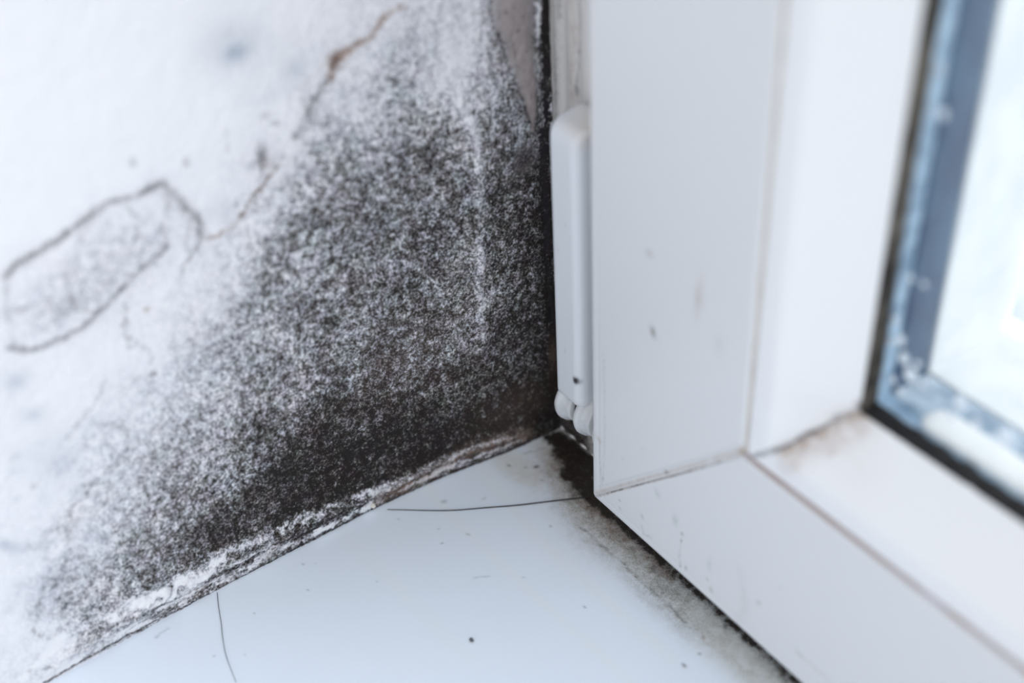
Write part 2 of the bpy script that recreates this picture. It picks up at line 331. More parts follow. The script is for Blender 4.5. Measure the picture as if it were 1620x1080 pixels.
WALL_MARKS = [
  ('l', 'K', 0.746, 0.6, 0.5, 0.35, [(-105.94, 90.53), (-103.86, 91.96), (-99.01, 93.0), (-93.8, 94.2), (-88.36, 96.05), (-83.54, 97.81), (-78.69, 97.01), (-75.63, 97.49), (-73.08, 97.34), (-71.49, 94.47), (-69.68, 90.61), (-68.0, 87.74), (-68.01, 83.75), (-69.48, 81.35)]),
  ('l', 'K', 1.045, 0.55, 0.5, 0.3, [(-75.63, 97.49), (-73.08, 97.34), (-71.49, 94.47), (-69.68, 90.61), (-68.0, 87.74), (-68.01, 83.75)]),
  ('l', 'K', 0.672, 0.55, 0.6, 0.5, [(-108.92, 76.08), (-105.69, 73.52), (-102.56, 73.45), (-99.4, 73.38), (-96.09, 73.73), (-93.29, 74.49), (-91.22, 75.94), (-88.25, 77.26), (-86.36, 78.49), (-83.27, 80.4), (-78.85, 82.36), (-75.5, 84.21)]),
  ('l', 'K', 0.448, 0.35, 0.8, 0.6, [(-75.5, 84.21), (-75.47, 87.88), (-74.63, 90.43), (-72.83, 92.58), (-73.18, 94.57)]),
  ('l', 'K', 0.448, 0.35, 0.8, 0.6, [(-69.48, 81.35), (-71.33, 79.72), (-73.35, 78.0), (-74.18, 76.06)]),
  ('l', 'K', 0.448, 0.3, 0.8, 0.6, [(-95.34, 78.99), (-93.41, 76.54), (-91.22, 75.94)]),
  ('l', 'K', 0.597, 0.35, 0.6, 0.4, [(-107.84, 83.99), (-105.97, 83.38), (-104.0, 83.01)]),
  ('l', 'K', 0.448, 0.25, 0.8, 0.6, [(-105.73, 90.43), (-106.85, 87.41), (-107.35, 84.04), (-107.99, 78.47), (-108.17, 75.7)]),
  ('l', 'K', 0.448, 0.2, 0.9, 0.7, [(-91.92, 91.98), (-88.85, 94.17), (-86.75, 97.45)]),
  ('l', 'K', 0.448, 0.25, 0.9, 0.7, [(-80.88, 95.78), (-78.93, 92.17), (-80.52, 89.24), (-78.61, 86.26)]),
  ('l', 'K', 0.448, 0.25, 0.9, 0.7, [(-69.82, 89.94), (-69.92, 86.32), (-71.65, 83.33), (-70.24, 79.71)]),
  ('b', 'D', 0.12, 0.5, (-83.23, 86.02), 17.91, 8.209, -0.6),
  ('b', 'D', 0.12, 0.5, (-99.64, 81.8), 13.433, 7.463, -0.5),
  ('b', 'F', 0.36, 0.2, (-53.77, 119.95), 6.866, 5.373, 0.3),
  ('b', 'F', 0.4, 0.2, (-54.29, 118.58), 2.09, 1.791, 0),
  ('b', 'F', 0.2, 0.4, (-52.14, 118.17), 2.687, 1.493, 0),
  ('b', 'F', 0.28, 0.3, (-41.01, 112.06), 4.179, 2.687, -0.3),
  ('b', 'F', 0.2, 0.3, (-42.61, 110.83), 1.194, 2.09, 0),
  ('b', 'F', 0.15, 0.3, (-47.96, 107.86), 5.97, 1.493, 0),
  ('b', 'K', 0.35, 0.3, (-67.63, 100.14), 0.746, 1.194, 0),
  ('b', 'K', 0.3, 0.3, (-77.57, 103.83), 0.746, 1.194, 0),
  ('b', 'K', 0.3, 0.3, (-50.02, 104.05), 1.045, 0.896, 0),
  ('b', 'K', 0.35, 0.3, (-48.34, 101.8), 1.194, 0.597, 0.3),
  ('b', 'K', 0.2, 0.3, (-58.96, 100.14), 0.597, 1.194, 0.3),
  ('b', 'K', 0.15, 0.3, (-58.68, 103.64), 0.597, 0.746, 0),
  ('b', 'F', 0.45, 0.2, (-110.1, 68.55), 2.537, 2.239, 0),
  ('b', 'F', 0.42, 0.2, (-109.33, 59.64), 2.09, 1.642, 0.3),
  ('b', 'F', 0.22, 0.4, (-107.29, 44.0), 2.687, 1.791, 0),
  ('b', 'F', 0.2, 0.4, (-116.33, 48.64), 1.791, 1.493, 0),
  ('b', 'F', 0.6, 0.4, (-122.75, 31.88), 1.343, 2.388, -0.7),
  ('b', 'F', 0.3, 0.4, (-120.54, 28.87), 2.09, 1.493, 0),
  ('b', 'F', 0.3, 0.3, (-114.94, 26.94), 1.493, 0.896, 0),
  ('b', 'F', 0.25, 0.3, (-117.91, 41.77), 0.896, 0.896, 0),
  ('b', 'F', 0.2, 0.3, (-127.3, 15.2), 1.493, 1.194, 0),
  ('b', 'F', 0.2, 0.4, (-113.07, 38.68), 1.493, 1.791, 0),
  ('b', 'F', 0.2, 0.4, (-108.79, 48.39), 5.97, 7.463, 0),
  ('b', 'F', 0.15, 0.4, (-120.18, 17.0), 5.97, 4.478, 0),
  ('b', 'F', 0.2, 0.4, (-105.89, 22.74), 2.985, 4.478, 0),
  ('b', 'F', 0.3, 0.3, (-115.04, 51.79), 1.493, 1.194, 0),
  ('b', 'K', 0.25, 0.3, (-113.7, 42.65), 0.746, 0.746, 0),
  ('l', 'R', 0.746, 0.8, 0.6, 0.5, [(-17.04, 117.9), (-19.44, 117.14), (-21.9, 116.6), (-23.17, 115.48), (-24.15, 114.41)]),
  ('l', 'R', 0.896, 0.8, 0.6, 0.4, [(-24.15, 114.41), (-25.44, 113.16), (-27.75, 112.74), (-29.55, 111.91), (-31.41, 111.64), (-33.26, 111.37), (-34.4, 109.26), (-35.58, 106.88)]),
  ('b', 'R', 0.9, 0.8, (-32.76, 110.95), 2.09, 2.09, 0),
  ('b', 'K', 0.4, 0.8, (-33.68, 110.41), 1.343, 2.388, 0.2),
  ('b', 'K', 0.25, 0.8, (-28.84, 113.05), 1.045, 0.896, 0),
  ('l', 'K', 1.045, 0.5, 0.9, 0.6, [(-35.85, 106.96), (-37.72, 105.6), (-39.41, 103.63), (-41.13, 101.68), (-42.65, 99.39), (-44.09, 97.62)]),
  ('b', 'K', 0.4, 0.8, (-40.46, 102.3), 1.493, 2.388, -0.4),
  ('b', 'K', 0.35, 0.8, (-42.81, 98.45), 1.493, 1.493, 0),
  ('b', 'K', 0.6, 0.6, (-52.4, 95.48), 1.194, 2.985, 0.1),
  ('b', 'R', 0.4, 0.6, (-51.81, 94.11), 1.493, 2.388, 0),
  ('l', 'R', 0.597, 0.6, 0.6, 0.4, [(-49.24, 92.57), (-51.6, 90.54), (-53.85, 89.05), (-56.21, 87.02), (-59.29, 84.21), (-62.1, 82.8), (-64.57, 82.31), (-67.68, 82.71)]),
  ('l', 'K', 0.448, 0.35, 0.8, 0.6, [(-49.24, 92.57), (-51.6, 90.54), (-53.85, 89.05), (-56.21, 87.02), (-59.29, 84.21)]),
  ('l', 'K', 0.448, 0.25, 0.8, 0.6, [(-50.41, 94.02), (-47.61, 93.71), (-45.01, 92.02)]),
  ('l', 'R', 0.448, 0.25, 0.9, 0.6, [(-34.86, 111.84), (-38.08, 108.73), (-41.41, 107.04), (-44.13, 105.89)]),
  ('b', 'F', 0.2, 0.5, (-62.77, 87.84), 4.478, 2.239, 0),
  ('b', 'K', 0.3, 0.4, (-59.59, 87.76), 0.597, 1.194, 0),
  ('b', 'R', 0.7, 0.4, (-82.16, 72.07), 0.746, 0.597, 0),
  ('b', 'R', 0.1, 0.6, (-24.72, 32.62), 17.91, 11.94, 0),
  ('b', 'R', 0.12, 0.6, (2.89, 4.37), 11.94, 7.463, 0),
  ('l', 'K', 0.373, 0.35, 1.0, 0.6, [(-86.61, 74.79), (-87.27, 70.43), (-87.33, 65.69), (-85.17, 63.78), (-83.84, 61.81), (-84.27, 58.73), (-83.93, 56.55), (-85.97, 56.26), (-88.88, 56.98)]),
  ('l', 'K', 0.373, 0.25, 1.0, 0.6, [(-93.87, 60.16), (-97.5, 55.49), (-101.16, 52.83), (-104.44, 50.63)]),
  ('l', 'K', 0.373, 0.35, 1.0, 0.6, [(-96.31, 49.37), (-93.6, 49.04), (-92.68, 44.13), (-93.69, 41.15), (-96.7, 39.35), (-100.75, 37.29)]),
  ('l', 'K', 0.373, 0.4, 1.0, 0.6, [(-106.09, 38.25), (-102.37, 36.47), (-105.2, 33.66), (-108.36, 33.84), (-111.09, 26.24), (-111.8, 20.93), (-115.53, 18.62), (-119.02, 16.16), (-122.04, 11.33), (-124.06, 5.63), (-122.18, 2.08), (-117.63, 2.81), (-113.42, 4.89), (-109.45, 2.98)]),
  ('l', 'K', 0.373, 0.35, 1.0, 0.6, [(-121.81, 11.15), (-118.6, 7.31), (-115.17, 9.3), (-116.06, 14.02)]),
  ('b', 'K', 0.4, 0.5, (-116.92, 15.05), 1.045, 1.045, 0),
  ('b', 'K', 0.35, 0.5, (-113.59, 15.26), 0.896, 1.194, 0),
  ('b', 'K', 0.3, 0.5, (-109.62, 19.42), 1.045, 0.896, 0),
  ('b', 'K', 0.4, 0.4, (-116.34, 6.03), 0.597, 0.597, 0),
  ('b', 'K', 0.4, 0.5, (-124.36, -6.35), 1.343, 0.448, 0.4),
  ('b', 'K', 0.3, 0.5, (-127.81, -4.27), 0.597, 0.597, 0),
  ('l', 'D', 1.343, -0.24, 0.7, 0.5, [(-7.38, 94.0), (-5.46, 89.69), (-4.0, 84.65), (-3.72, 77.45), (-4.0, 66.03), (-5.33, 50.86), (-5.96, 36.36), (-5.62, 28.52)]),
  ('l', 'H', 1.493, 0.55, 0.3, 0.2, [(-7.38, 94.0), (-5.46, 89.69), (-4.0, 84.65), (-3.72, 77.45), (-4.0, 66.03), (-5.33, 50.86), (-5.96, 36.36), (-5.62, 28.52)]),
  ('b', 'D', -0.15, 0.5, (-7.04, 104.11), 5.97, 10.448, 0),
  ('l', 'D', 1.343, 0.35, 0.6, 0.3, [(14.95, 110.92), (14.34, 93.55), (13.56, 81.35), (13.32, 64.91), (13.44, 47.16), (14.32, 27.76), (14.88, 6.97), (14.44, -8.15)]),
  ('l', 'D', 0.597, -0.75, 0.8, 0.9, [(13.35, 111.35), (12.74, 100.02), (13.05, 86.25), (13.22, 81.46)]),
  ('l', 'D', 0.448, -0.5, 0.8, 0.9, [(15.87, 88.47), (15.96, 80.54), (15.26, 69.29)]),
  ('l', 'K', 0.448, 0.9, 0.6, 0.2, [(13.18, 102.82), (13.0, 89.38), (12.97, 65.04), (13.31, 43.52), (14.32, 27.76), (15.9, 14.88)]),
  ('l', 'K', 0.746, 0.8, 0.6, 0.2, [(14.61, 96.49), (13.96, 82.81), (13.68, 64.78), (13.8, 47.02)]),
  ('b', 'D', -0.5, 0.6, (13.69, 26.06), 0.448, 1.194, 0),
  ('b', 'R', 0.3, 0.6, (14.34, 15.62), 1.493, 5.224, 0),
  ('b', 'D', -0.2, 0.6, (14.73, 15.44), 1.194, 4.478, 0),
  ('l', 'S', 4.478, 1.0, 0.15, 0, [(6.56, 115.94), (7.21, 107.4)]),
  ('l', 'S', 3.284, 1.0, 0.15, 0, [(7.69, 107.27), (8.29, 99.87)]),
  ('l', 'S', 2.537, 1.0, 0.15, 0, [(8.61, 99.77), (9.57, 92.0)]),
  ('l', 'S', 1.642, 1.0, 0.15, 0, [(9.57, 92.0), (10.15, 85.95)]),
  ('l', 'S', 0.597, 0.9, 0.1, 0, [(10.15, 85.95), (10.3, 81.64)]),
  ('l', 'H', 2.985, 0.7, 0.1, 0, [(7.5, 112.94), (8.18, 104.27), (9.31, 93.59), (9.97, 85.7)]),
  ('l', 'K', 0.448, 0.7, 0.4, 0.4, [(1.85, 114.44), (1.38, 111.81), (2.48, 107.31), (4.06, 102.58), (5.21, 97.11), (6.95, 92.82), (8.08, 88.64), (9.23, 84.37), (10.17, 82.48)]),
  ('l', 'K', 0.373, 0.45, 0.5, 0.4, [(12.48, 105.91), (12.35, 98.65), (12.34, 94.17), (12.44, 88.01), (11.04, 82.98)]),
  ('b', 'K', 0.5, 0.3, (7.63, 106.15), 0.597, 0.448, 0),
  ('b', 'D', -0.5, 0.3, (7.59, 105.3), 0.896, 0.746, 0),
  ('b', 'K', 0.4, 0.3, (9.65, 100.93), 0.448, 0.299, 0),
  ('b', 'K', 0.45, 0.3, (6.91, 98.37), 0.448, 0.299, 0),
  ('b', 'K', 0.4, 0.3, (7.96, 93.11), 0.448, 0.299, 0),
  ('b', 'K', 0.35, 0.3, (10.15, 89.98), 0.299, 0.448, 0),
  ('b', 'S', 0.75, 0.1, (7.94, 74.87), 2.537, 2.985, 0),
  ('b', 'K', 0.85, 0.1, (7.94, 74.87), 2.985, 3.433, 0),
  ('b', 'H', 0.4, 0.1, (7.94, 74.87), 2.388, 2.687, 0),
  ('b', 'R', 0.25, 0.1, (7.69, 73.32), 1.791, 1.493, 0),
  ('b', 'D', -0.6, 0.1, (7.99, 76.0), 0.448, 0.448, 0),
  ('b', 'K', 0.45, 0.3, (4.91, 91.65), 0.896, 0.896, 0),
  ('b', 'K', 0.5, 0.3, (5.01, 110.84), 0.448, 0.448, 0),
  ('b', 'K', 0.5, 0.3, (9.06, 109.01), 0.299, 0.597, 0),
  ('b', 'K', 0.5, 0.3, (10.84, 105.66), 0.299, 0.299, 0),
  ('b', 'K', 0.4, 0.3, (6.52, 103.31), 0.299, 0.448, 0),
  ('b', 'K', 0.4, 0.3, (8.8, 96.75), 0.299, 0.299, 0),
  ('l', 'K', 0.299, 0.35, 0.6, 0.4, [(6.41, 113.23), (6.81, 108.93), (5.96, 104.91), (7.0, 100.25)]),
  ('l', 'K', 0.373, 0.28, 0.9, 0.8, [(-9.11, 117.08), (-10.67, 112.03), (-11.42, 106.66), (-13.16, 100.0)]),
  ('l', 'K', 0.448, 0.45, 0.6, 0.6, [(-15.01, 106.19), (-15.96, 103.61), (-17.41, 100.43)]),
  ('l', 'K', 0.299, 0.35, 0.9, 0.5, [(4.44, 36.01), (3.17, 28.83), (3.32, 20.81), (1.1, 13.65)]),
  ('l', 'K', 0.299, 0.35, 0.9, 0.5, [(8.26, 38.15), (7.02, 27.1), (7.72, 16.71), (4.78, 3.44)]),
  ('l', 'K', 0.299, 0.3, 0.9, 0.5, [(10.94, 35.08), (9.56, 23.95), (10.24, 11.34)]),
  ('b', 'K', 0.55, 0.5, (-21.69, 38.8), 2.388, 0.746, 0.3),
  ('b', 'K', 0.4, 0.5, (-23.81, 41.23), 1.194, 0.746, 0),
  ('l', 'D', 1.343, -0.42, 1.4, 0.8, [(-107.58, -1.62), (-101.27, -0.95), (-95.13, -1.56), (-88.62, -1.06), (-82.17, -1.22), (-75.55, -0.87), (-68.91, -1.1), (-62.98, -1.24), (-59.6, -1.65)]),
  ('l', 'D', 1.194, -0.3, 1.4, 1.0, [(-103.11, -2.17), (-97.04, -2.98), (-90.71, -3.24), (-84.26, -3.48)]),
  ('l', 'H', 2.09, 1.0, 0.9, 0.5, [(-120.63, -5.62), (-108.26, -4.35), (-95.68, -3.97), (-82.63, -3.5), (-69.3, -3.24), (-59.07, -3.73), (-48.61, -4.83), (-37.73, -4.82), (-23.06, -4.11), (-8.57, -3.4), (6.42, -4.4)]),
  ('l', 'D', 1.343, -0.15, 1.0, 0.5, [(-121.36, -8.34), (-113.71, -7.81), (-106.12, -8.19), (-98.33, -8.59), (-90.34, -9.0)]),
  ('l', 'K', 0.448, 0.7, 1.0, 0.3, [(-113.89, -2.64), (-107.39, -3.93), (-100.59, -4.7), (-95.71, -5.48), (-89.72, -6.14), (-82.23, -5.52), (-74.77, -5.52), (-67.91, -5.01), (-61.14, -5.69), (-54.21, -6.38), (-47.99, -6.77), (-41.62, -6.96), (-35.83, -7.0)]),
  ('l', 'K', 0.448, 0.6, 1.0, 0.4, [(-73.55, -3.49), (-67.77, -4.23), (-62.8, -5.27), (-55.82, -5.36), (-48.7, -5.44)]),
  ('l', 'K', 0.373, 0.9, 0.3, 0.1, [(-126.22, -9.96), (-114.14, -9.47), (-106.39, -9.32), (-96.97, -9.62), (-84.08, -10.66), (-70.53, -10.13), (-56.51, -9.79), (-40.2, -10.29), (-23.67, -10.46), (-9.0, -9.88), (4.16, -9.91), (12.27, -11.53)]),
  ('b', 'D', -0.55, 0.9, (-89.93, -7.09), 3.881, 1.194, -0.5),
  ('b', 'R', 0.25, 0.9, (-88.31, -7.17), 4.478, 1.493, -0.5),
  ('l', 'D', 0.746, -0.6, 0.7, 0.5, [(-56.26, -8.17), (-50.94, -8.46), (-45.48, -8.34), (-40.9, -8.51)]),
  ('l', 'D', 0.896, -0.45, 1.0, 0.7, [(-58.75, -1.75), (-51.83, -2.4), (-44.72, -2.86), (-39.35, -3.47)]),
  ('b', 'D', -0.6, 0.5, (-69.54, -4.6), 2.687, 0.896, -0.5),
  ('b', 'R', 0.2, 0.5, (-68.19, -6.59), 4.478, 1.194, -0.5),
  ('l', 'D', 1.045, -0.4, 1.0, 0.5, [(-39.48, -4.5), (-34.04, -4.03), (-26.78, -4.29), (-19.4, -4.51), (-12.19, -3.48), (-4.97, -3.95), (1.44, -5.4)]),
  ('l', 'D', 0.746, -0.35, 1.0, 0.6, [(-38.16, -8.34), (-30.84, -8.02), (-21.55, -7.82), (-12.49, -7.77), (-3.35, -7.59), (4.26, -7.72)]),
  ('l', 'R', 2.239, 0.6, 1.0, 0.5, [(-37.98, -6.89), (-30.75, -7.18), (-21.43, -6.55), (-12.29, -4.98), (-3.23, -5.42), (4.3, -6.85)]),
  ('l', 'K', 0.373, 0.6, 1.0, 0.5, [(-39.91, -8.01), (-30.68, -6.55), (-19.53, -6.0), (-8.74, -5.97), (2.33, -7.18)]),
  ('b', 'D', -0.8, 0.3, (-41.07, -8.41), 0.896, 1.045, 0),
  ('l', 'D', 0.896, -0.3, 1.0, 0.7, [(-129.25, -5.33), (-124.23, -2.74), (-119.19, -0.25)]),
  ('l', 'K', 0.299, 0.6, 1.0, 0.4, [(-102.81, -7.42), (-96.54, -7.73), (-90.13, -8.04), (-86.88, -8.2)]),
  ('b', 'K', 0.6, 0.7, (-79.2, -6.92), 2.09, 1.194, -0.5),
  ('b', 'K', 0.5, 0.7, (-66.58, -7.21), 2.388, 1.045, -0.5),
  ('b', 'K', 0.5, 0.7, (-99.25, -5.7), 1.493, 0.896, -0.5),
  ('b', 'K', 0.5, 0.7, (-115.44, -8.65), 2.388, 0.597, -0.5)]
def build_wall():
    ys = np.concatenate([np.arange(-300, -140, 5.), np.arange(-140, 15.9, .36), [15.95]])
    zs = np.concatenate([np.arange(-10.9, -2, .25), np.arange(-2, 150, .36), np.arange(152, 270, 5.)])
    Y, Z = np.meshgrid(ys, zs, indexing='ij'); y = Y.ravel(); z = Z.ravel()
    T = np.array(MOULD) / 100.0
    a = y + (fbm(y * .12, z * .12, 50) - .5) * 14 + (fbm(y * .4, z * .4, 53) - .5) * 5
    b = z + (fbm(y * .12, z * .12, 60) - .5) * 14 + (fbm(y * .4, z * .4, 63) - .5) * 5
    near = np.clip((16 - y) / 12, 0, 1); a = y + (a - y) * near; b = z + (b - z) * near
    fi = np.clip((a - MOULD_Y0) / MOULD_STEP, 0, T.shape[1] - 1.001); fj = np.clip((b - MOULD_Z0) / MOULD_STEP, 0, T.shape[0] - 1.001)
    i = fi.astype(int); j = fj.astype(int); fi -= i; fj -= j
    base = (T[j, i] * (1 - fi) + T[j, i + 1] * fi) * (1 - fj) + (T[j + 1, i] * (1 - fi) + T[j + 1, i + 1] * fi) * fj
    # crumbling layers in the last few millimetres over the sill
    ub = z + 10.31; lay = (fbm(y * .13 + ub * .1, ub * .75, 33, 3) - .5) * 2.6 + (fbm(y * .9, ub * 1.6, 36) - .5) * 1.2
    lw = np.clip(1 - np.abs(ub - 3.6) / 4.2, 0, 1) ** .5 * np.clip((10 - y) / 15, 0, 1) * np.clip((y + 118) / 25, 0, 1)
    base = base * (1 - lw * .25) + lay * lw * .55
    ch = stain(y, z, base, WALL_MARKS)
    ch['D'] = np.clip(ch['D'], 0, 1.1)
    x = np.interp(y, WALL_Y, WALL_X)
    u = z + H
    # relief: uneven render, raised ridge, crumbly ledge over the sill
    x = x + (fbm(y * .05, z * .05, 70) - .5) * .8 * np.clip(u / 10, 0, 1)
    x = x + (fbm(y * .5, z * .5, 73) - .5) * .35 + (fbm(y * 1.6, z * 1.6, 76) - .5) * .3 * (base > .05)
    x = x + ch['H'] * (.8 + .8 * (fbm(y * .7, z * .7, 80) - .5)) - ch['K'] * .15
    V = np.stack([x, y, z], -1)
    n = len(V)
    F = grid_faces(len(ys), len(zs), flip=False)
    o = mesh_np('wall_left', V, F, M_WALL); put(o, ch)
    # the masonry behind the face gives the wall its thickness
    b = box('masonry', (-70, -300, -60), (-41.5, 90, 270), M_BACK, o)
    tag(o, 'white reveal wall covered in black speckled mould beside the window', None, kind='structure')
    return o
wall = build_wall()

# ---------------------------------------------------------------- sill
SILL_MARKS = [
  ('b', 'D', 1.3, 0.9, (-19.01, 10.12), 5.075, 3.284, 0.5),
  ('b', 'D', 0.75, 1.1, (-16.64, 11.6), 5.075, 5.97, 0),
  ('l', 'D', 1.791, 1.0, 0.4, 0.1, [(-32.06, 13.37), (-25.69, 13.39), (-16.88, 12.83)]),
  ('b', 'D', 1.0, 0.9, (-24.33, 12.34), 3.881, 2.388, 0),
  ('b', 'D', 0.8, 0.9, (-18.29, 5.66), 2.09, 1.194, 0.3),
  ('b', 'D', 1.1, 0.9, (-26.97, 10.17), 3.582, 1.493, 0.8),
  ('b', 'D', 1.0, 0.9, (-11.68, 7.31), 2.687, 3.284, 0.6),
  ('b', 'D', 0.9, 0.9, (-31.91, 10.31), 2.985, 0.896, 0),
  ('b', 'D', 0.6, 0.9, (-27.27, 14.59), 4.478, 1.493, 0),
  ('l', 'D', 1.194, 0.7, 0.8, 0.6, [(-32.91, 11.48), (-28.3, 13.28), (-18.02, 10.6), (-8.3, 6.09)]),
  ('b', 'R', 0.6, 0.7, (-22.96, 8.18), 8.955, 5.97, 0.3),
  ('b', 'R', 0.3, 0.6, (-11.98, 6.93), 7.463, 5.224, 0.3),
  ('b', 'D', 0.22, 0.7, (-21.12, 4.73), 8.955, 4.478, 0.3),
  ('b', 'K', 0.6, 0.3, (-30.46, -3.72), 0.597, 0.448, 0),
  ('b', 'K', 0.7, 0.3, (-25.7, 1.59), 0.597, 0.896, 0),
  ('b', 'K', 0.5, 0.3, (-27.13, -0.63), 0.448, 0.299, 0),
  ('b', 'K', 0.5, 0.3, (-31.52, 3.58), 0.299, 0.299, 0),
  ('b', 'K', 0.35, 0.3, (-20.79, -0.19), 0.448, 0.299, 0),
  ('l', 'K', 0.299, 0.35, 0.6, 0.5, [(-31.66, 1.82), (-30.9, 4.77), (-30.13, 7.74)]),
  ('b', 'D', 0.22, 0.9, (-32.39, 12.14), 8.955, 2.09, -0.2),
  ('l', 'S', 9.254, 0.75, 0.5, 0.1, [(-27.78, 13.93), (-6.92, 6.02), (9.0, 5.21), (31.89, 5.26), (62.4, 5.32), (89.58, 4.81), (120.65, 4.4)]),
  ('b', 'S', 0.6, 0.5, (-28.16, -2.32), 10.448, 4.478, -0.2),
  ('b', 'R', 0.22, 0.6, (2.4, -3.29), 10.448, 7.463, 0.5),
  ('b', 'R', 0.15, 0.6, (-21.3, -1.23), 11.94, 5.97, 0.3),
  ('l', 'D', 1.94, 0.8, 0.5, 0.25, [(-8.3, 6.09), (-1.01, 6.36), (7.04, 6.84), (16.25, 7.09), (27.36, 7.33), (38.52, 7.04), (49.28, 6.65), (61.56, 6.15), (88.58, 5.93), (119.85, 5.43)]),
  ('l', 'D', 1.045, 0.35, 0.4, 0.3, [(-7.12, 5.77), (8.19, 5.89), (31.17, 5.9), (50.31, 5.66)]),
  ('l', 'D', 4.478, 0.28, 0.6, 0.2, [(-8.88, 3.51), (4.53, 2.9), (18.13, 3.52), (28.66, 4.22)]),
  ('l', 'D', 5.672, 0.12, 0.4, 0.1, [(-9.06, -0.36), (8.49, -2.25), (25.81, -1.06), (38.2, -0.37)]),
  ('l', 'R', 3.582, 0.7, 0.5, 0.2, [(-7.41, 5.39), (3.34, 4.86), (13.29, 5.62), (22.4, 5.76)]),
  ('l', 'D', 5.075, 0.12, 0.4, 0.3, [(25.81, -1.06), (41.96, 0.06), (57.67, 0.51)]),
  ('l', 'K', 0.299, 0.4, 0.5, 0.5, [(-1.07, -2.55), (6.26, -2.42), (12.74, -1.78), (20.12, -2.05), (26.83, -1.93), (32.35, -1.9), (36.89, -2.07)]),
  ('b', 'K', 0.5, 0.3, (16.83, -2.42), 0.597, 0.299, 0.5),
  ('b', 'R', 0.9, 0.2, (42.43, -1.7), 0.896, 0.299, 0.5),
  ('b', 'K', 0.5, 0.3, (45.35, -5.45), 0.448, 0.299, 0),
  ('b', 'K', 0.6, 0.4, (45.58, -10.28), 0.746, 0.448, 0),
  ('b', 'K', 0.5, 0.5, (20.12, 2.81), 1.194, 0.746, 0.6),
  ('b', 'K', 0.5, 0.5, (43.03, 4.43), 1.194, 0.597, 0.6),
  ('b', 'K', 0.7, 0.3, (11.39, -43.66), 0.746, 0.448, 0.3),
  ('b', 'K', 0.5, 0.3, (-31.6, -36.86), 0.299, 0.224, 0),
  ('b', 'K', 0.55, 0.3, (-17.98, -32.65), 0.299, 0.299, 0),
  ('b', 'K', 0.35, 0.3, (-16.55, -25.97), 0.746, 0.299, -0.4),
  ('b', 'K', 0.35, 0.3, (-29.81, -24.42), 0.597, 0.896, 0.2),
  ('b', 'K', 0.3, 0.3, (-22.6, -30.6), 0.299, 0.299, 0),
  ('b', 'K', 0.5, 0.3, (19.25, -17.39), 0.448, 0.299, 0),
  ('b', 'K', 0.45, 0.3, (-32.85, -63.03), 0.299, 0.299, 0),
  ('b', 'K', 0.3, 0.3, (-31.14, -60.48), 0.299, 0.149, 0),
  ('b', 'K', 0.55, 0.3, (-24.85, -66.11), 0.299, 0.299, 0),
  ('b', 'K', 0.5, 0.3, (-32.65, -62.1), 0.299, 0.149, 0),
  ('b', 'K', 0.4, 0.3, (-6.27, -8.19), 0.448, 0.299, 0),
  ('b', 'K', 0.35, 0.3, (-20.53, -92.38), 0.299, 0.299, 0),
  ('b', 'K', 0.3, 0.3, (-16.54, -86.59), 0.299, 0.149, 0),
  ('b', 'K', 0.35, 0.3, (-26.21, -79.57), 0.299, 0.149, 0),
  ('b', 'K', 0.3, 0.3, (3.21, -23.3), 0.299, 0.299, 0),
  ('b', 'K', 0.25, 0.3, (-17.01, -51.76), 0.299, 0.299, 0),
  ('l', 'K', 0.224, 0.2, 0.3, 0.3, [(-3.82, -33.05), (-3.02, -31.05), (-1.99, -29.38)]),
  ('l', 'K', 0.224, 0.25, 0.3, 0.3, [(-33.72, -101.0), (-34.05, -99.3), (-34.46, -97.4)]),
  ('b', 'K', 0.3, 0.5, (-24.52, -15.79), 0.299, 0.896, 0),
  ('l', 'W', 1.343, 0.5, 0.2, 0.2, [(-57.08, -23.3), (-28.69, -25.53), (-1.49, -25.13), (21.46, -23.67), (42.35, -22.33)]),  # pale bands: sill highlights painted into the colour
  ('l', 'W', 1.791, 0.4, 0.2, 0.2, [(-34.27, -10.12), (-5.18, -13.06), (20.88, -12.17), (42.16, -11.33)]),
  ('l', 'W', 2.09, 0.3, 0.2, 0.2, [(-36.79, -50.27), (-9.59, -48.56), (14.86, -47.01)])]
def build_sill():
    xs = np.concatenate([np.arange(-38.9, 90, .42), np.arange(91, 300, 6.)])
    ys = np.concatenate([np.arange(-260, -140, 6.), np.arange(-140, 15.9, .42), [15.95]])
    X, Y = np.meshgrid(xs, ys, indexing='ij'); x = X.ravel(); y = Y.ravel()
    ch = stain(x, y, np.zeros(len(x)), SILL_MARKS); ch['D'] = np.clip(ch['D'], 0, 1.1)
    z = np.full(len(x), -H) + (fbm(x * .04, y * .04, 5) - .5) * .25
    nx, ny = len(xs), len(ys)
    V = list(zip(x, y, z)); V = np.array(V)
    F = grid_faces(nx, ny)
    # rounded front edge and underside
    ex = np.array([(a, b, c) for a in xs for (b, c) in ((-262, -H - .8), (-263.2, -H - 3), (-263.2, -H - 18), (-262, -H - 20), (15.95, -H - 20))])
    off = len(V); V = np.concatenate([V, ex])
    k = 5
    G = [(i * ny, off + i * k, off + (i + 1) * k, (i + 1) * ny) for i in range(nx - 1)]
    for q in range(k - 1):
        G += [(off + i * k + q, off + i * k + q + 1, off + (i + 1) * k + q + 1, off + (i + 1) * k + q) for i in range(nx - 1)]
    F = np.concatenate([F, np.array(G)])
    for kk in ch: ch[kk] = np.concatenate([ch[kk], np.zeros(len(ex))])
    o = mesh_np('window_sill', V, F, M_SILL); put(o, ch)
    tag(o, 'pale bluish white window sill board, dirty along the foot of the window', 'window sill')
    return o
sill = build_sill()

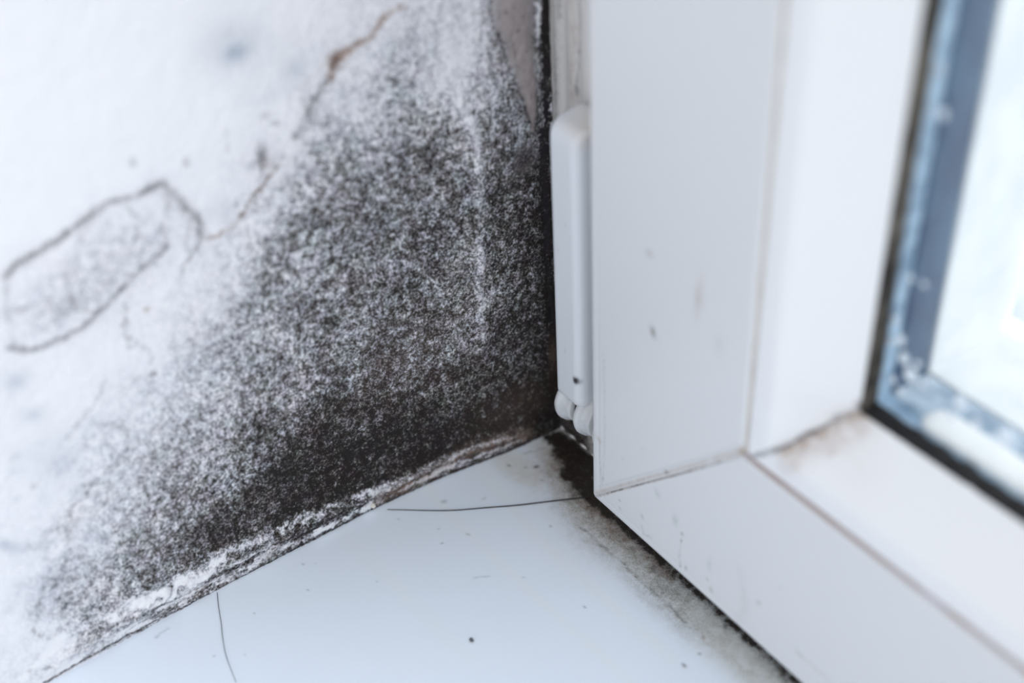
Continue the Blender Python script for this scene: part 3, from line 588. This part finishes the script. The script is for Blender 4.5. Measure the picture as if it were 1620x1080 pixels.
# ---------------------------------------------------------------- fixed frame (part of the room)
win = tag(empty('window_1', (0, 20, -H)), 'white fixed window frame with grimy edge beside the mouldy wall', kind='structure')
JAMB_MARKS = [
  ('l', 'R', 0.746, 0.35, 0.8, 0.5, [(-25.78, 113.23), (-25.35, 104.97), (-26.47, 95.82), (-25.73, 90.08)]),
  ('l', 'K', 0.597, 0.4, 0.8, 0.6, [(-30.4, 111.75), (-30.53, 108.19)]),
  ('b', 'K', 0.5, 0.6, (-24.76, 93.03), 0.746, 1.343, 0),
  ('l', 'K', 0.299, 0.3, 0.8, 0.6, [(-23.63, 113.91), (-23.38, 105.65), (-24.71, 94.99)]),
  ('l', 'D', 1.194, 0.25, 0.5, 0.5, [(-31.75, 111.32), (-32.5, 81.11), (-33.88, 46.13)]),
  ('l', 'R', 0.896, 0.35, 0.9, 0.5, [(-34.44, 80.31), (-34.67, 63.56), (-34.4, 45.86), (-33.57, 27.19)]),
  ('l', 'K', 0.373, 0.5, 0.9, 0.5, [(-34.44, 80.31), (-34.67, 63.56), (-34.14, 46.0), (-33.04, 27.51), (-32.39, 15.77)]),
  ('b', 'D', 1.2, 0.2, (-29.1, -10.13), 10.448, 13.433, 0),
  ('b', 'D', 0.9, 0.4, (-29.92, 8.97), 2.985, 8.955, 0),
  ('b', 'D', 0.12, 0.4, (-28.33, 101.03), 5.97, 17.91, 0)]
def jamb():
    xs = np.concatenate([np.arange(-37, -5, .4), [0, 8, 10]]); zs = np.concatenate([np.arange(-H + .05, 135, .5), np.arange(140, 270, 10.)])
    X, Z = np.meshgrid(xs, zs, indexing='ij'); x = X.ravel(); z = Z.ravel()
    ch = stain(x, z, np.zeros(len(x)), JAMB_MARKS); ch['D'] = np.clip(ch['D'], 0, 1)
    y = np.full(len(x), 16.) + .25 * np.cos(x * 1.3)
    V = np.stack([x, y, z], -1); F = grid_faces(len(xs), len(zs), flip=True)
    nz = len(zs); nx = len(xs); off = len(V)
    ex = np.array([(x_, 72, z_) for x_ in (10, -33.8) for z_ in zs]); V = np.concatenate([V, ex])
    j = np.arange(nz - 1); a = (nx - 1) * nz
    F = np.concatenate([F, np.stack([a + j, a + j + 1, off + j + 1, off + j], -1), np.stack([off + j, off + j + 1, off + nz + j + 1, off + nz + j], -1), np.stack([off + nz + j, off + nz + j + 1, j + 1, j], -1)])
    for kk in ch: ch[kk] = np.concatenate([ch[kk], np.zeros(len(ex))])
    o = mesh_np('frame_jamb', V, F, M_JAMB, None, False); put(o, ch); keep(o, win)
jamb()
keep(box('frame_sill_member', (10.2, 16, -H + .05), (300, 72, 9), M_BACK, None, .8), win)
keep(box('frame_head_jamb', (-33.8, 30, 271), (300, 72, 300), M_BACK, None, .8), win)

# ---------------------------------------------------------------- opening sash
sash = tag(empty('casement', (0, 14, 0)), 'white plastic opening casement with mitred corner, black gasket and glass', 'window')
FACE_MARKS = [
  ('l', 'R', 0.478, 0.55, 0.15, 0.1, [(1.57, 2.31), (27.31, 28.38), (48.26, 49.9)]),
  ('l', 'R', 0.179, 0.7, 0.12, 0.3, [(1.06, 0.43), (27.38, 26.94), (48.37, 48.81)]),
  ('l', 'K', 0.134, 0.55, 0.12, 0.5, [(1.06, 0.43), (27.38, 26.94), (42.09, 42.02)]),
  ('l', 'F', 0.179, 0.25, 0.1, 0, [(2.32, 4.77), (27.25, 29.82), (47.49, 50.66)]),
  ('b', 'R', 0.6, 0.2, (47.84, 48.76), 1.194, 0.896, 0),
  ('b', 'K', 0.62, 0.2, (20.56, 61.89), 0.746, 1.343, -0.4),
  ('b', 'K', 0.25, 0.3, (18.82, 80.18), 1.045, 0.896, 0),
  ('b', 'R', 0.45, 0.3, (33.2, 77.81), 0.896, 4.179, 0.08),
  ('b', 'F', 0.15, 0.3, (39.36, 70.24), 1.194, 2.388, 0),
  ('b', 'R', 0.5, 0.3, (2.65, 20.18), 1.194, 0.597, 0.5),
  ('b', 'K', 0.4, 0.3, (0.46, 13.23), 0.448, 0.746, 0),
  ('b', 'K', 0.3, 0.3, (4.26, 8.93), 0.448, 0.746, 0),
  ('b', 'F', 0.25, 0.3, (11.38, 20.61), 0.448, 0.448, 0),
  ('b', 'F', 0.2, 0.3, (18.06, 28.32), 0.448, 0.448, 0),
  ('l', 'K', 0.224, 0.14, 0.4, 0.3, [(4.58, 46.49), (4.78, 35.86), (4.99, 22.81), (4.25, 8.31)]),
  ('l', 'R', 0.269, 0.35, 0.3, 0.3, [(2.88, 19.37), (3.31, 11.69), (3.77, 6.92)]),
  ('b', 'K', 0.4, 0.3, (10.39, 6.65), 0.448, 0.299, 0.5),
  ('b', 'K', 0.4, 0.3, (10.64, 4.16), 0.448, 0.299, 0.5),
  ('b', 'F', 0.45, 0.3, (18.59, 7.81), 0.448, 0.746, -0.3),
  ('b', 'F', 0.3, 0.3, (23.5, 18.84), 0.896, 1.194, -0.4),
  ('b', 'F', 0.35, 0.4, (29.58, 15.43), 0.896, 1.493, 0.1),
  ('b', 'K', 0.5, 0.3, (31.99, 13.25), 0.448, 0.597, 0),
  ('b', 'K', 0.5, 0.3, (31.9, 10.99), 0.299, 0.448, 0),
  ('l', 'F', 0.299, 0.3, 0.4, 0.3, [(31.93, 10.42), (31.35, 5.47), (31.92, 2.66)]),
  ('b', 'K', 0.4, 0.3, (33.76, 3.85), 0.299, 0.746, 0),
  ('b', 'K', 0.3, 0.3, (31.91, 2.86), 0.299, 0.299, 0),
  ('b', 'R', 0.7, 0.3, (42.04, 3.96), 0.448, 0.746, 0),
  ('b', 'K', 0.3, 0.3, (40.66, 6.21), 0.299, 0.448, 0),
  ('b', 'F', 0.3, 0.3, (40.92, 11.06), 0.448, 1.791, 0),
  ('l', 'F', 0.224, 0.3, 0.3, 0.3, [(18.67, 4.79), (19.18, 2.51), (21.84, 3.67)]),
  ('b', 'K', 0.3, 0.3, (55.88, 12.5), 0.597, 0.597, 0.6),
  ('b', 'F', 0.3, 0.3, (68.18, 8.17), 1.045, 0.448, 0.8),
  ('l', 'R', 0.299, 0.3, 0.3, 0.3, [(66.98, 7.79), (71.7, 8.1), (76.9, 7.81)]),
  ('b', 'F', 0.15, 0.3, (61.2, 22.1), 0.448, 0.746, 0),
  ('l', 'F', 1.194, 0.1, 0.3, 0.3, [(49.78, 17.36), (52.54, 8.04), (50.37, -0.12)]),
  ('b', 'K', 0.3, 0.3, (16.74, -0.13), 0.299, 0.299, 0),
  ('b', 'K', 0.3, 0.3, (17.45, -1.23), 0.299, 0.299, 0),
  ('b', 'K', 0.7, 0.2, (26.11, 27.49), 0.597, 0.299, 0)]
BEAD_MARKS = [
  ('b', 'K', 0.8, 0.4, (68.92, 70.82), 2.388, 1.194, -0.3),
  ('l', 'K', 0.896, 0.85, 0.5, 0.3, [(72.95, 74.41), (70.24, 71.71), (67.73, 68.99), (65.79, 66.92)]),
  ('l', 'K', 0.448, 0.55, 0.5, 0.4, [(66.44, 67.66), (63.17, 63.91), (59.86, 59.45), (56.35, 55.23), (52.62, 51.45), (48.71, 47.83)]),
  ('l', 'R', 2.388, 0.38, 0.6, 0.5, [(70.66, 69.08), (66.93, 64.4), (61.66, 57.9), (58.21, 53.51)]),
  ('l', 'R', 1.045, 0.5, 0.6, 0.5, [(67.83, 68.32), (62.7, 61.75), (57.23, 54.74)]),
  ('b', 'R', 0.35, 0.6, (59.78, 53.99), 1.493, 1.194, 0),
  ('b', 'R', 0.25, 0.6, (65.47, 58.74), 0.746, 0.597, 0),
  ('b', 'K', 0.3, 0.5, (68.98, 77.75), 0.448, 2.985, 0),
  ('b', 'R', 0.15, 0.5, (65.72, 62.32), 8.955, 4.478, 0.5)]
FRAME_PROFILE = [(0, 14), (0, 1.0), (.12, .5), (.45, .15), (.95, 0), (2.4, 0), (2.7, .08), (3.0, 0), (46.9, 0), (47.3, .05), (47.6, .35), (47.75, 1.0), (47.75, 3)]
BEAD_PROFILE = [(48.45, 3), (48.45, 1.1), (48.6, .6), (49.0, .42), (52.6, .5), (53.6, .7), (54.4, 1.15), (55.0, 1.8), (64.2, 9.6), (65.0, 10.1), (65.4, 10.3), (65.5, 10.6), (65.4, 12.6)]
def densify(pf, step):
    out = []
    for (a0, b0), (a1, b1) in zip(pf[:-1], pf[1:]):
        n = max(1, int(math.hypot(a1 - a0, b1 - b0) / step))
        out += [(a0 + (a1 - a0) * t / n, b0 + (b1 - b0) * t / n) for t in range(n)]
    return out + [pf[-1]]
def member(name, pf, marks, mat, horizontal, length=260, step=.45, sharp=0.0, gap=.0):
    pf = densify(pf, step); a = np.array([q[0] for q in pf]); b = np.array([q[1] for q in pf])
    t = np.concatenate([np.arange(0, 150, step), np.arange(150, length, 8.)])
    A, Tt = np.meshgrid(a, t, indexing='ij'); B, _ = np.meshgrid(b, t, indexing='ij')
    L = A + gap + Tt * (length - A - gap) / length      # starts on the 45 degree mitre
    al, aa, bb = L.ravel(), A.ravel(), B.ravel().copy()
    # the weld: edges dip slightly where the two members meet
    bb = bb + .22 * np.exp(-((al - aa) / .35) ** 2)
    x, z = (al, aa) if horizontal else (aa, al)
    ch = stain(x, z, np.zeros(len(x)), marks)
    V = np.stack([x, bb, z], -1)
    o = mesh_np(name, V, grid_faces(len(a), len(t), flip=horizontal), mat); put(o, ch)
    return keep(o, sash)
member('stile', FRAME_PROFILE, FACE_MARKS, M_PVC, False)
member('bottom_rail', FRAME_PROFILE, FACE_MARKS, M_PVC, True, gap=.02)
member('glazing_bead', BEAD_PROFILE, BEAD_MARKS, M_BEAD_LIT, False)
member('glazing_bead', BEAD_PROFILE, BEAD_MARKS, M_BEAD_LIT, True, gap=.02)
# dirt packed groove between face and bead
def groove(horizontal):
    a0, a1, yt = (47.35, 48.75, .22) if horizontal else (47.7, 48.5, .5); V = []
    for t in np.arange(48.1, 262, 2.):
        for (a, b) in ((a0, yt), (a1, yt), (a1, 2.5), (a0, 2.5)):
            V.append((t, b, a) if horizontal else (a, b, t))
    n = len(V) // 4
    o = mesh_np('groove_dirt', V, np.concatenate([grid_faces(n, 4), np.array([(i * 4 + 3, i * 4 + 7, i * 4 + 4, i * 4) for i in range(n - 1)])]), M_GROOVE, None, False)
    return keep(o, sash)
g1 = groove(False); g2 = groove(True)
g1.data.materials[0] = M_GROOVE_PALE
# hidden core of the sash behind the face so that no light leaks through the profile
def core(name, pf, horizontal, mat):
    V = []
    for t in (0, 1):
        for (a, b) in pf:
            l = a if t == 0 else 260
            V.append((l, b, a) if horizontal else (a, b, l))
    n = len(pf)
    F = [(i, (i + 1) % n, n + (i + 1) % n, n + i) for i in range(n)]
    return keep(mesh_np(name, V, F, mat, None, False), sash)
CORE = [(.3, 13.9), (.3, 3.2), (47.0, 3.2), (53.8, 3.2), (64.5, 12.4), (64.5, 28.4), (20, 28.4), (14, 13.9)]
OUTER = [(14, 28.5), (14, 62), (60, 62), (65.5, 50), (65.8, 29.1), (64.5, 28.5)]
core('profile_core', CORE, False, M_BACK); core('profile_core', CORE, True, M_BACK)
for hz in (False, True):
    a = core('outer_profile', OUTER, hz, M_OUT); a['label'] = 'blurred bright white outer side of the sash seen through the glass'
def lprof(name, pf, mat, horizontal, wob=0.0, step=1.2, start=None):
    pf = np.array(pf); V = []; ts = np.arange(0, 195, step)
    for t in ts:
        for (a, b) in pf:
            l = a + t
            w = wob * (float(vnoise(np.array(l * .35), np.array(a * .6 + (9 if horizontal else 0)), 5)) - .5)
            V.append((l, b, a + w) if horizontal else (a + w, b, l))
    n = len(pf); F = np.concatenate([grid_faces(len(ts), n), np.array([(i * n + n - 1, (i + 1) * n + n - 1, (i + 1) * n, i * n) for i in range(len(ts) - 1)])])
    return keep(mesh_np(name, V, F, mat), sash)
GK = [(64.9, 10.7), (65.7, 10.55), (66.2, 11.2), (66.1, 14.0), (65.6, 14.9), (64.9, 14.9)]
a = lprof('gasket', GK, M_GASKETM, False, .5); a['label'] = 'mildewed grey black upright gasket strip'
a = lprof('gasket', GK, M_GASKET, True, 1.0); a['label'] = 'black bottom gasket strip'
SP = [(64.7, 18.6), (65.6, 18.6), (65.9, 19.4), (65.9, 27.6), (65.6, 28.4), (64.7, 28.4)]
a = lprof('spacer_bar', SP, M_SPACER, False)
a = lprof('spacer_bar', SP, M_SPACERB, True)
EDGE = [(64.7, 15.0), (65.55, 15.0), (65.6, 15.4), (65.6, 18.3), (65.55, 18.6), (64.7, 18.6)]
M_EDGE = plain('wet pale sealant', (104, 132, 158), .3, .5, blot=(178, 202, 224), bs=.16)
lprof('edge_seal', EDGE, M_EDGE, False); lprof('edge_seal', EDGE, M_EDGE, True)
keep(box('glass_pane', (64.8, 15.05, 64.8), (262, 15.1 + .5, 262), M_GLASS), sash)
keep(box('glass_pane', (64.8, 28.5, 64.8), (262, 29.0, 262), M_GLASS), sash)
# closing members of the sash out of view
keep(box('top_rail', (14, 0.5, 261), (262, 60, 300), M_BACK, None, 1), sash)

# frost lying along the foot of the glass, with a rounded end near the corner
def reflection():  # white mesh added in place of a reflection in the glass
    ts = np.arange(0, 150, .8); V = []; n = 14
    for t in ts:
        x = 73.5 + t; e = min(1, math.sqrt(max(0, 1 - max(0, 1 - t / 3.5) ** 2)) + .03)
        r = 1.0 * e * (1 + .25 * (float(vnoise(np.array(x * .3), np.array(2.), 9)) - .5))
        for k in range(n):
            th = math.pi * k / (n - 1)
            V.append((x, 19.0 + 3.3 * math.cos(th) * e, 65.8 + 1.5 * r * math.sin(th) ** .45 if 0 < k < n - 1 else 65.6))
    o = mesh_np('reflection', V, grid_faces(len(ts), n), M_REFLECTION)
    return keep(o, sash)
fr_ = reflection(); fr_['label'] = 'bright white frost strip along the foot of the glass'

# ---------------------------------------------------------------- hinge with its cap
COVER_MARKS = [
  ('b', 'K', 1.0, 0.02, (-12.37, 25.78), 0.672, 1.045, 0),
  ('b', 'R', 0.8, 0.2, (-13.28, 93.27), 5.97, 2.687, 0),
  ('b', 'R', 0.4, 0.2, (-10.15, 90.17), 2.09, 2.687, 0),
  ('b', 'F', 0.3, 0.2, (-15.89, 32.41), 0.299, 0.597, 0),
  ('b', 'F', 0.25, 0.2, (-14.63, 68.37), 0.448, 0.448, 0),
  ('b', 'F', 0.25, 0.2, (-17.66, 60.18), 0.299, 0.448, 0),
  ('l', 'R', 0.448, 0.3, 0.3, 0.3, [(-10.29, 18.87), (-15.28, 18.55), (-19.09, 18.66)])]
hinge = keep(empty('hinge', (-14, 16, 14)), sash); hinge['label'] = 'white corner hinge with a tall plain cap over a ribbed bearing'
def cap():
    x0, x1, y0, yb = -19.8, -11.2, 5.6, 15.7
    ring = []
    r = 1.1
    def arc(cx, cy, a0, a1, n=6): return [(cx + r * math.cos(math.radians(a0 + (a1 - a0) * i / n)), cy + r * math.sin(math.radians(a0 + (a1 - a0) * i / n))) for i in range(n + 1)]
    ring += [(x0, yb)] + [(x0, y) for y in np.linspace(yb - 1, y0 + r + .5, 10)]
    ring += arc(x0 + r, y0 + r, 180, 270)
    ring += [(x, y0) for x in np.linspace(x0 + r + .4, x1 - 1.5, 16)]
    ring += [(x1 - 1.1, y0 + .08), (x1 - .5, y0 + .4), (x1 - .1, y0 + 1.0), (x1, y0 + 1.8)]
    ring += [(x1, y) for y in np.linspace(y0 + 3.4, yb, 8)]
    zs = list(np.arange(17.9, 88, .6)) + [88 + 3 * math.sin(math.radians(q)) for q in range(0, 91, 10)] + [91.3, 91.6, 91.8]
    V = []
    for z in zs:
        k = 0 if z <= 88 else (.3 * (1 - math.sqrt(max(0, 1 - ((z - 88) / 3.0) ** 2))) if z <= 91.01 else {91.3: .45, 91.6: .7, 91.8: .97}[round(z, 1)])
        e = .25 if z < 18 else 0
        for (x, y) in ring:
            cx = (x0 + x1) / 2
            xx = cx + (x - cx) * (.97 if e else 1)
            V.append((xx, yb - (yb - y) * (1 - k) * (1 - .05 * (e > 0)), z))
    nr = len(ring)
    F = grid_faces(len(zs), nr, flip=False)
    off = len(V)
    V.append(((x0 + x1) / 2, 10, 18.1)); V = np.array(V)
    ch = stain(V[:, 0], V[:, 2], np.zeros(len(V)), COVER_MARKS)
    o = mesh_np('hinge_cap', V, F, M_CAP); put(o, ch); keep(o, hinge)
    md = o.modifiers.new('thickness', 'SOLIDIFY'); md.thickness = .9 * MM; md.offset = -1
cap()
def lathe_x(name, prof, cy, cz, mat, root, n=40, serr=0):
    V = []
    for (x, r) in prof:
        for k in range(n):
            th = 2 * math.pi * k / n; rr = r * (1 + (serr * math.sin(th * 11) if r > 4 else 0))
            V.append((x, cy + rr * math.cos(th), cz + rr * math.sin(th)))
    m = len(prof)
    F = [(i * n + k, i * n + (k + 1) % n, (i + 1) * n + (k + 1) % n, (i + 1) * n + k) for i in range(m - 1) for k in range(n)]
    return keep(mesh_np(name, V, F, mat), root)
rib = [(0, 2.0), (.05, 5.0), (.3, 6.0), (.9, 6.6), (1.7, 6.8), (2.4, 6.6), (2.8, 6.0), (3.1, 5.7), (4.6, 5.6), (5.2, 5.5), (5.5, 5.1), (5.6, 3.4)]
lathe_x('bearing_core', [(-20.2, 0.1), (-20.2, 3.9), (-4, 3.9), (-4, .1)], 10.6, 13.4, M_CORE, hinge)
for xx in (-20.9, -13.4, -5.9):
    lathe_x('bearing_rib', [(xx + q, r_) for q, r_ in rib] , 10.6, 13.4, M_RIB, hinge, serr=.007)

# ---------------------------------------------------------------- hairs and crumbs on the sill
def tube(name, pts, r, mat, n=8):
    P = np.array(pts); t = np.linspace(0, len(P) - 1, len(P) * 8)
    def cr(t):
        i = int(min(t, len(P) - 1.0001)); f = t - i
        p0, p1, p2, p3 = P[max(i - 1, 0)], P[i], P[i + 1], P[min(i + 2, len(P) - 1)]
        return .5 * ((2 * p1) + (p2 - p0) * f + (2 * p0 - 5 * p1 + 4 * p2 - p3) * f * f + (3 * p1 - p0 - 3 * p2 + p3) * f ** 3)
    C = np.array([cr(q) for q in t]); V = []
    for i, c in enumerate(C):
        d = C[min(i + 1, len(C) - 1)] - C[max(i - 1, 0)]; d /= np.linalg.norm(d)
        u = np.cross(d, (0, 0, 1.)); u /= np.linalg.norm(u); w = np.cross(u, d)
        rr = r * (1 - .55 * (i / len(C)) ** 2 if i < len(C) - 1 else .1)
        for k in range(n):
            a_ = 2 * math.pi * k / n; V.append(c + rr * (u * math.cos(a_) + w * math.sin(a_)))
    m = len(C)
    F = [(i * n + k, i * n + (k + 1) % n, (i + 1) * n + (k + 1) % n, (i + 1) * n + k) for i in range(m - 1) for k in range(n)]
    base = P.mean(0); base[2] = -H
    V = np.array(V) - base
    o = mesh_np(name, V, F, mat); o.location = Vector(base) * MM; return o
for i, (nm, lb, r, pts) in enumerate([('hair_strand', 'long thin dark hair lying curved across the sill up to the sash corner', 0.17, [(-36.04, -37.52), (-33.18, -34.03), (-29.05, -29.09), (-25.22, -23.99), (-21.05, -17.2), (-16.88, -10.39), (-13.07, -3.32), (-10.35, 1.62), (-8.22, 5.82)]), ('hair_strand', 'fine grey hair running down the sill from the wall at the left', 0.085, [(-37.22, -83.77), (-33.08, -85.38), (-28.33, -86.97), (-24.73, -88.36), (-20.18, -89.88), (-16.38, -90.74), (-12.49, -91.37), (-10.57, -91.68)])]):
    z0 = -H + .14 + r
    o = tube(nm, [(x, y, z0) for x, y in (pts if i else pts[::-1])], r, (M_HAIR, M_HAIR2)[i])
    tag(o, lb, 'hair')
def crumb(name, label, c, r, mat, flat=.7, z=None, lift=0.0):
    V = []; n = 14
    for i in range(n // 2 + 1):
        ph = math.pi * i / (n // 2)
        for k in range(n):
            th = 2 * math.pi * k / n
            q = r * (1 + .5 * (LAT[(i * 7 + int(r * 50)) % 200, (k if 0 < i < n // 2 else 0) * 5] - .5))
            V.append((q * math.sin(ph) * math.cos(th), q * .8 * math.sin(ph) * math.sin(th), q * flat * math.cos(ph) + r * flat))
    F = [(i * n + k, (i + 1) * n + k, (i + 1) * n + (k + 1) % n, i * n + (k + 1) % n) for i in range(n // 2) for k in range(n)]
    o = mesh_np(name, V, F, mat); o.location = Vector((c[0], c[1], -H + lift)) * MM
    return tag(o, label, 'crumb')
for i, (nm, lb, c, r) in enumerate([('plaster_crumb', 'small white plaster crumb at the foot of the mouldy wall beside the long hair', (-39.2, -40.11), 0.9), ('dirt_crumb', 'dark dirt crumb lying alone on the clean front of the sill', (11.39, -43.66), 0.5)]):
    crumb(nm, lb, (c[0] + (.9, 0)[i], c[1]), r, (M_CRUMB, M_SPECK)[i], lift=(.9, 0)[i])

# ---------------------------------------------------------------- condensation drops on the inner face of the glass
DROPS = [(68.21, 81.59, 1.1), (69.63, 78.41, 1.2), (71.62, 75.98, 1.5), (72.6, 79.0, 0.7), (66.48, 84.97, 0.8), (74.18, 75.07, 0.8), (64.96, 88.83, 0.6), (75.42, 77.28, 0.7), (82.24, 76.85, 1.4), (80.99, 73.17, 0.9), (85.97, 74.74, 0.9), (91.54, 75.54, 1.5), (68.08, 72.56, 0.8), (70.23, 71.04, 0.9), (68.09, 94.51, 0.7), (70.99, 94.81, 0.6), (66.21, 79.97, 0.7), (68.85, 125.5, 0.9), (66.71, 132.07, 0.8), (66.83, 125.23, 0.6)]
base = None
for (x, z, r) in DROPS:
    if base is None:
        V = []; n = 16
        for i in range(7):
            ph = math.pi / 2 * i / 6
            for k in range(n):
                th = 2 * math.pi * k / n
                V.append((math.cos(th) * math.sin(ph), -.55 * math.cos(ph), math.sin(th) * math.sin(ph) * 1.1))
        F = [(i * n + k, i * n + (k + 1) % n, (i + 1) * n + (k + 1) % n, (i + 1) * n + k) for i in range(6) for k in range(n)]
        o = base = mesh_np('water_drop', V, F, M_WATER)
    else:
        o = base.copy(); COL.objects.link(o)
    o.location = (x * MM, 15.02 * MM, z * MM); o.scale = (r, r, r)
    tag(o, 'tiny clear water drop clinging to the glass near the gasket corner', 'water drop', 'water drops on the glass')

# ---------------------------------------------------------------- outdoors
def snow():
    xs = np.arange(-700, 900, 8.); ys = np.arange(150, 1500, 8.)
    X, Y = np.meshgrid(xs, ys, indexing='ij'); x = X.ravel(); y = Y.ravel()
    z = -60 + 70 * (fbm(x * .006, y * .006, 90) - .5) + 30 * (fbm(x * .02, y * .02, 95) - .5) + 8 * (fbm(x * .08, y * .08, 97) - .5)
    o = mesh_np('snow', np.stack([x, y, z], -1), grid_faces(len(xs), len(ys)), M_SNOW)
    tag(o, 'blurred white snow lying outdoors beyond the glass', 'snow', kind='stuff')
snow()
ledge = box('outer_ledge', (-60, 73, -40), (300, 160, -28), M_BACK, None, 2)
tag(ledge, 'pale outer window ledge beyond the frame', kind='structure'); ledge.name = 'trim_1'
